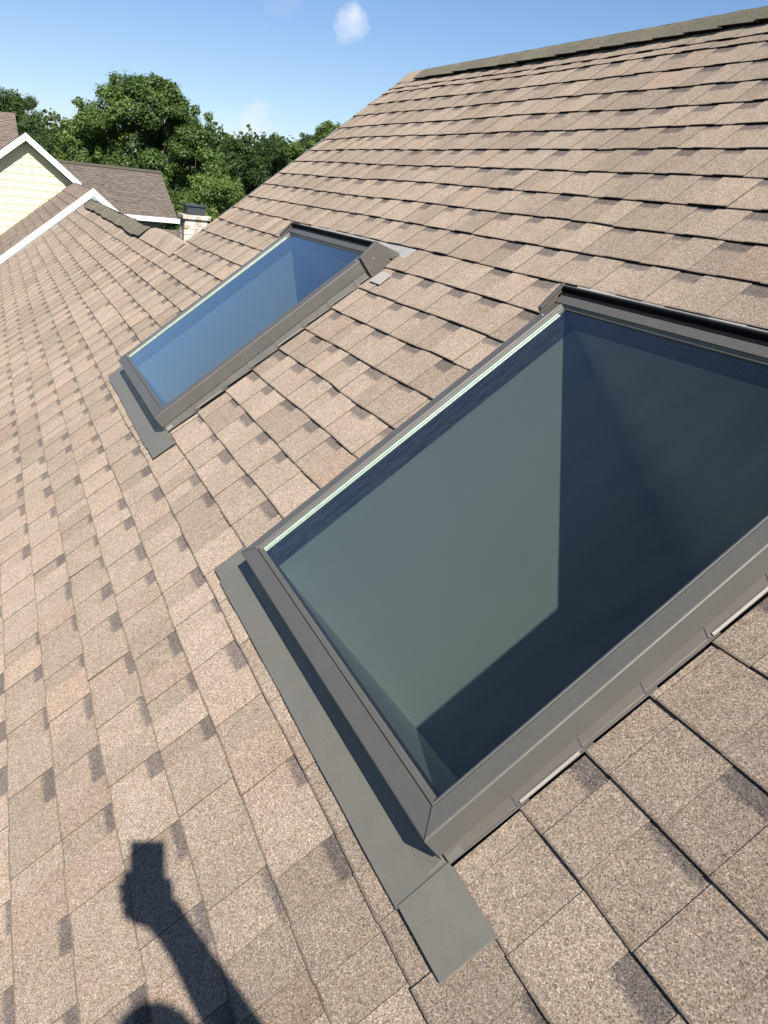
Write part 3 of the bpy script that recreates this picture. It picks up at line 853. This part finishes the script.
for i, (nm, az, d, el, rad, lab, kind, lv, lm, lf, skt) in enumerate(T):
    x, y = at(az, d)
    tree(nm, (x, y), topz(el, az, d), rad, lab, 'tree', kind, lv, lm, 31 + i * 7, lf, skt)
# low hedge-like woodland behind everything: one mass that nobody could count
rg = random.Random(77)
verts = []; faces = []; buf = []
for i in range(150000):
    if i < 90000:
        az = rg.uniform(-12, 30); d = rg.uniform(52, 60); x, y = at(az, d); big = 1
    else:
        az = rg.choice((rg.uniform(-60, -12), rg.uniform(30, 120))); d = rg.uniform(56, 64); big = 2
        x, y = CAM.x - d * cos(radians(az)) * 1.05, CAM.y + d * sin(radians(az)) * 1.05
    zt_ = GROUND + 10.4 + 1.3 * noise.noise((y * .22, d * .3, 2.1)) + .9 * noise.noise((y * .9, d * .6, 5.1))
    z = GROUND + (zt_ - GROUND) * rg.random() ** .55
    p = Vector((x, y, z)); nrm = Vector((rg.gauss(.5, .7), rg.gauss(0, .7), rg.gauss(.6, .6))).normalized()
    a_ = nrm.orthogonal().normalized(); b_ = nrm.cross(a_); s = rg.uniform(.09, .2) * big
    i0 = len(verts)
    verts += [tuple(p - a_ * s), tuple(p - b_ * s * .7), tuple(p + a_ * s), tuple(p + b_ * s * .7)]
    faces.append((i0, i0 + 1, i0 + 2, i0 + 3)); c = rg.random(); buf += [c, c, c, 1] * 4
me = bpy.data.meshes.new('woodland'); me.from_pydata(verts, [], faces); me.materials.append(LEAF[1])
at_ = me.color_attributes.new('cell', 'FLOAT_COLOR', 'CORNER'); at_.data.foreach_set('color', buf)
wl = bpy.data.objects.new('woodland', me); col.objects.link(wl)
tag(wl, 'dark green mass of woodland foliage far behind the houses', 'woodland', None, 'stuff')

# ------------------------------------------------------------------ ground
nt = NT('grass_ground'); P = nt.obj()
g = nt.ramp(nt.noise(P, .8, 6, .65), [(.3, (.035, .05, .018)), (.6, (.07, .095, .03)), (.8, (.12, .12, .06))])
gm = nt.finish(principled(nt, Base_Color=g, Roughness=.95))
mb = MB(); mb.poly([(-900, -900, GROUND), (900, -900, GROUND), (900, 900, GROUND), (-900, 900, GROUND)])
gr = mb.build('ground', gm); tag(gr, None, None, None, 'structure')

# ------------------------------------------------------------------ photographer
CR = Matrix(((0.397438, -0.361942, 0.843233), (0.911761, 0.052, -0.407417), (0.103613, 0.930749, 0.350671)))
camx, camy, camz = (Vector(CR.col[i]) for i in range(3))
M['skin'] = mat_plain('skin', (.50, .33, .25), .55, .4, .08, 30)
M['shirt'] = mat_plain('shirt_cloth', (.05, .07, .12), .9, .1, .1, 60)
M['jeans'] = mat_plain('jeans_cloth', (.05, .07, .13), .9, .1, .2, 90)
M['hair'] = mat_plain('hair', (.03, .02, .015), .7, .3, .3, 80)
M['boot'] = mat_plain('boot_leather', (.06, .04, .03), .7, .3, .2, 40)
M['phone'] = mat_plain('phone_body', (.015, .015, .018), .3, .5, .05, 10)

def skin_mesh(name, pts, edges, rads, mat, parent, root=0, sub=2):
    me = bpy.data.meshes.new(name); me.from_pydata([tuple(p) for p in pts], edges, [])
    o = bpy.data.objects.new(name, me); col.objects.link(o)
    o.modifiers.new('skin', 'SKIN')
    if not me.skin_vertices:
        bpy.context.view_layer.update()
    sv = me.skin_vertices[0].data
    for i, r in enumerate(rads):
        sv[i].radius = (r, r) if not isinstance(r, tuple) else r
        sv[i].use_root = (i == root)
    m = o.modifiers.new('sub', 'SUBSURF'); m.levels = sub; m.render_levels = sub
    me.materials.append(mat); o.parent = parent
    for p in me.polygons: p.use_smooth = True
    return o

person = empty('person', (1.18, -.83, -.83 * ST / CT)); PO = Vector(person.location)
tag(person, 'person standing on the shingles, holding up a phone in the right hand', 'person')
DN = Vector((.017, -.003, -.045))
phc = CAM + camx * -.022 + camy * -.052 + camz * .0075
wrist = Vector((.705, -.722, .790)); elbow = Vector((.86, -.60, .60)); shR = Vector((1.13, -.64, .60)); shL = Vector((1.15, -1.01, .60))
hipR = Vector((1.22, -.74, .02)); hipL = Vector((1.23, -.92, .0))
footR = Vector((1.20, -.66, -.66 * .81)); footL = Vector((1.27, -1.00, -1.0 * .81))
J = [Vector((1.22, -.83, .08)),      # 0 pelvis
     Vector((1.20, -.83, .30)),      # 1 waist
     Vector((1.14, -.825, .52)),     # 2 chest
     Vector((1.10, -.825, .66)),     # 3 neck base
     Vector((1.075, -.823, .76)),    # 4 neck
     Vector((1.045, -.822, .86)),    # 5 head low
     Vector((1.028, -.822, .96)),    # 6 head top
     shR, elbow, wrist,              # 7 8 9
     shL, Vector((1.20, -1.10, .33)), Vector((1.08, -1.08, .10)),   # 10 11 12
     hipR, Vector((1.06, -.68, -.22)), footR + Vector((.02, 0, .09)), footR + Vector((-.14, 0, .045)),   # 13..16
     hipL, Vector((1.13, -.97, -.36)), footL + Vector((.02, 0, .09)), footL + Vector((-.14, 0, .045)),   # 17..20
     phc + camx * .026 + camy * -.042 + camz * .026]   # 21 palm
for i_ in (1, 2, 3, 4, 5, 6, 7, 10): J[i_] = J[i_] + DN
ED = [(0, 1), (1, 2), (2, 3), (3, 4), (4, 5), (5, 6), (2, 7), (7, 8), (8, 9), (9, 21), (2, 10), (10, 11), (11, 12), (0, 13), (13, 14), (14, 15), (15, 16), (0, 17), (17, 18), (18, 19), (19, 20)]
RD = [(.12, .15), (.11, .14), (.12, .16), .075, .055, .078, .060, .068, .054, .034, .066, .045, .03, .085, .06, .042, .038, .085, .06, .042, .038, (.044, .026)]
body = skin_mesh('body', [p - PO for p in J], ED, RD, M['skin'], person)
# clothing: slightly larger shells
def sub_shell(name, idx, grow, mat):
    mp_ = {k: i for i, k in enumerate(idx)}
    ed = [(mp_[a], mp_[b]) for a, b in ED if a in mp_ and b in mp_]
    rr = [tuple(x + grow for x in RD[k]) if isinstance(RD[k], tuple) else RD[k] + grow for k in idx]
    return skin_mesh(name, [J[k] - PO for k in idx], ed, rr, mat, person)
J2 = list(J)
sh = sub_shell('shirt', [0, 1, 2, 3, 7, 8, 10, 11], .022, M['shirt'])
sub_shell('jeans', [0, 1, 13, 14, 15, 17, 18, 19], .012, M['jeans'])
def ball(name, c, r, mat, parent, sc=(1, 1, 1), rotm=None):
    bm = bmesh.new(); bmesh.ops.create_icosphere(bm, subdivisions=3, radius=r)
    for v in bm.verts: v.co = Vector((v.co.x * sc[0], v.co.y * sc[1], v.co.z * sc[2])) + Vector(c)
    me = bpy.data.meshes.new(name); bm.to_mesh(me); bm.free(); me.materials.append(mat)
    for p in me.polygons: p.use_smooth = True
    o = bpy.data.objects.new(name, me); col.objects.link(o); o.parent = parent; return o
ball('hair', Vector((1.052, -.822, .925)) + DN - PO, .094, M['hair'], person, (1.02, .92, 1.05))
ball('nose', Vector((.95, -.822, .885)) + DN - PO, .014, M['skin'], person, (1, .9, 1.5))
for s in (-1, 1):
    ball('eye', Vector((.957, -.822 + s * .031, .908)) + DN - PO, .012, M['hair'], person)
    ball('ear', Vector((1.04, -.822 + s * .085, .89)) + DN - PO, .022, M['skin'], person, (.8, .4, 1.3))
for f in (footR, footL):
    mb = MB()
    mb.prism([(f.x - .19, f.z + .012), (f.x + .08, f.z + .012), (f.x + .08, f.z + .13), (f.x - .02, f.z + .13), (f.x - .17, f.z + .06)], 1, f.y - .045, f.y + .045)
    for i, p in enumerate(mb.v): mb.v[i] = Vector((p.x, p.y, p.z + (p.y - f.y) * ST / CT + .04))
    mb.build('boot', M['boot'], person, PO, bevel=.012)
# fingers round the far edge of the phone, thumb on the near edge
def pp(x, y, z): return phc + camx * x + camy * y + camz * z - PO
for i, (yy, ln) in enumerate(((.000, .80), (-.023, 1.05), (-.046, .92), (-.066, .72))):
    pts = [pp(.026, yy - .012, .026), pp(-.010, yy - .006, .024), pp(-.036, yy, .016), pp(-.046 - .012 * (ln - .75) / .25, yy + .002, -.001), pp(-.040, yy + .004, -.014)]
    skin_mesh('finger', pts, [(0, 1), (1, 2), (2, 3), (3, 4)], [.0105, .0095, .009, .0085, .0075], M['skin'], body, sub=1)
pts = [pp(.030, -.060, .026), pp(.046, -.040, .014), pp(.045, -.016, .006), pp(.040, .004, .004)]
skin_mesh('thumb', pts, [(0, 1), (1, 2), (2, 3)], [.015, .012, .010, .0085], M['skin'], body, sub=1)

phone = empty('phone', phc); tag(phone, 'black phone held upright at arm length by the standing person', 'phone')
def rotbox(name, x0, x1, y0, y1, z0, z1, mat, parent, bev):
    mb = MB(lambda a, b, c: camx * a + camy * b + camz * c); mb.box(x0, x1, y0, y1, z0, z1)
    return mb.build(name, mat, parent, bevel=bev)
pb = rotbox('phone_body', -.0375, .0375, -.075, .075, -.0035, .0045, M['phone'], phone, .003)
rotbox('phone_screen', -.034, .034, -.071, .071, .0046, .0049, M['window'], phone, 0)

# ------------------------------------------------------------------ sky, sun, camera
w = bpy.data.worlds.new('World'); scene.world = w; w.use_nodes = True
n = w.node_tree.nodes; l = w.node_tree.links; n.clear()
out = n.new('ShaderNodeOutputWorld'); bg = n.new('ShaderNodeBackground'); sky = n.new('ShaderNodeTexSky')
sky.sky_type = 'NISHITA'; sky.sun_disc = False
sky.sun_elevation = math.asin(SUN.z); sky.sun_rotation = math.atan2(SUN.x, SUN.y)
sky.altitude = 0; sky.air_density = 1.0; sky.dust_density = .15; sky.ozone_density = 3.2
bg.inputs[1].default_value = .064
tc = n.new('ShaderNodeTexCoord')
def vdot(d, lo, hi):
    dp_ = n.new('ShaderNodeVectorMath'); dp_.operation = 'DOT_PRODUCT'; l.new(tc.outputs['Generated'], dp_.inputs[0]); dp_.inputs[1].default_value = d
    mr = n.new('ShaderNodeMapRange'); mr.inputs[1].default_value = lo; mr.inputs[2].default_value = hi; mr.interpolation_type = 'SMOOTHSTEP'
    l.new(dp_.outputs['Value'], mr.inputs[0]); return mr.outputs[0]
nz = n.new('ShaderNodeTexNoise'); nz.inputs['Scale'].default_value = 34; nz.inputs['Detail'].default_value = 6; nz.inputs['Roughness'].default_value = .62
l.new(tc.outputs['Generated'], nz.inputs[0])
def mth(op, a, b, clamp=False):
    m_ = n.new('ShaderNodeMath'); m_.operation = op; m_.use_clamp = clamp
    for i_, x_v in enumerate((a, b)):
        if isinstance(x_v, bpy.types.NodeSocket): l.new(x_v, m_.inputs[i_])
        else: m_.inputs[i_].default_value = x_v
    return m_.outputs[0]
def cl(d, deg, dens):
    d = Vector(d).normalized(); m_ = vdot(d, cos(radians(deg)), 1.0)
    return mth('MULTIPLY', mth('MULTIPLY', mth('SUBTRACT', mth('ADD', m_, mth('MULTIPLY', nz.outputs[0], 1.7)), 1.5, True), 1.6, True), dens)
tot = mth('ADD', mth('ADD', cl((-.92374, .34858, .1587), 1.75, .75), cl((-.9613, .2696, .0557), 2.2, .5)), cl((-.9470, .2800, .175), 1.8, .12))
tot = mth('ADD', tot, cl((-.968, .25, .045), 3.0, .2), True)
mixn = n.new('ShaderNodeMix'); mixn.data_type = 'RGBA'; l.new(tot, mixn.inputs[0]); tm = n.new('ShaderNodeMix'); tm.data_type = 'RGBA'; tm.blend_type = 'MULTIPLY'; tm.inputs[0].default_value = 1; l.new(sky.outputs[0], tm.inputs[6]); tm.inputs[7].default_value = (.93, .99, 1.14, 1); l.new(tm.outputs[2], mixn.inputs[6]); mixn.inputs[7].default_value = (9.5, 9.7, 10.8, 1)
l.new(mixn.outputs[2], bg.inputs[0]); l.new(bg.outputs[0], out.inputs[0])

sd = bpy.data.lights.new('sun', 'SUN'); sd.energy = 5.0; sd.angle = radians(.53); sd.color = (1.0, .955, .89)
so = bpy.data.objects.new('sun', sd); col.objects.link(so); so.rotation_euler = SUN.to_track_quat('Z', 'Y').to_euler()

cd = bpy.data.cameras.new('camera'); cd.sensor_fit = 'VERTICAL'; cd.sensor_height = 36; cd.sensor_width = 27
cd.lens = 29.6195; cd.clip_start = .01; cd.clip_end = 4000
co = bpy.data.objects.new('camera', cd); col.objects.link(co)
m4 = CR.to_4x4(); m4.translation = CAM; co.matrix_world = m4
scene.camera = co
scene.view_settings.view_transform = 'Standard'; scene.view_settings.look = 'None'
scene.view_settings.gamma = 1; scene.view_settings.use_curve_mapping = False
scene.view_settings.exposure = .66
scene.render.resolution_x = 768; scene.render.resolution_y = 1024
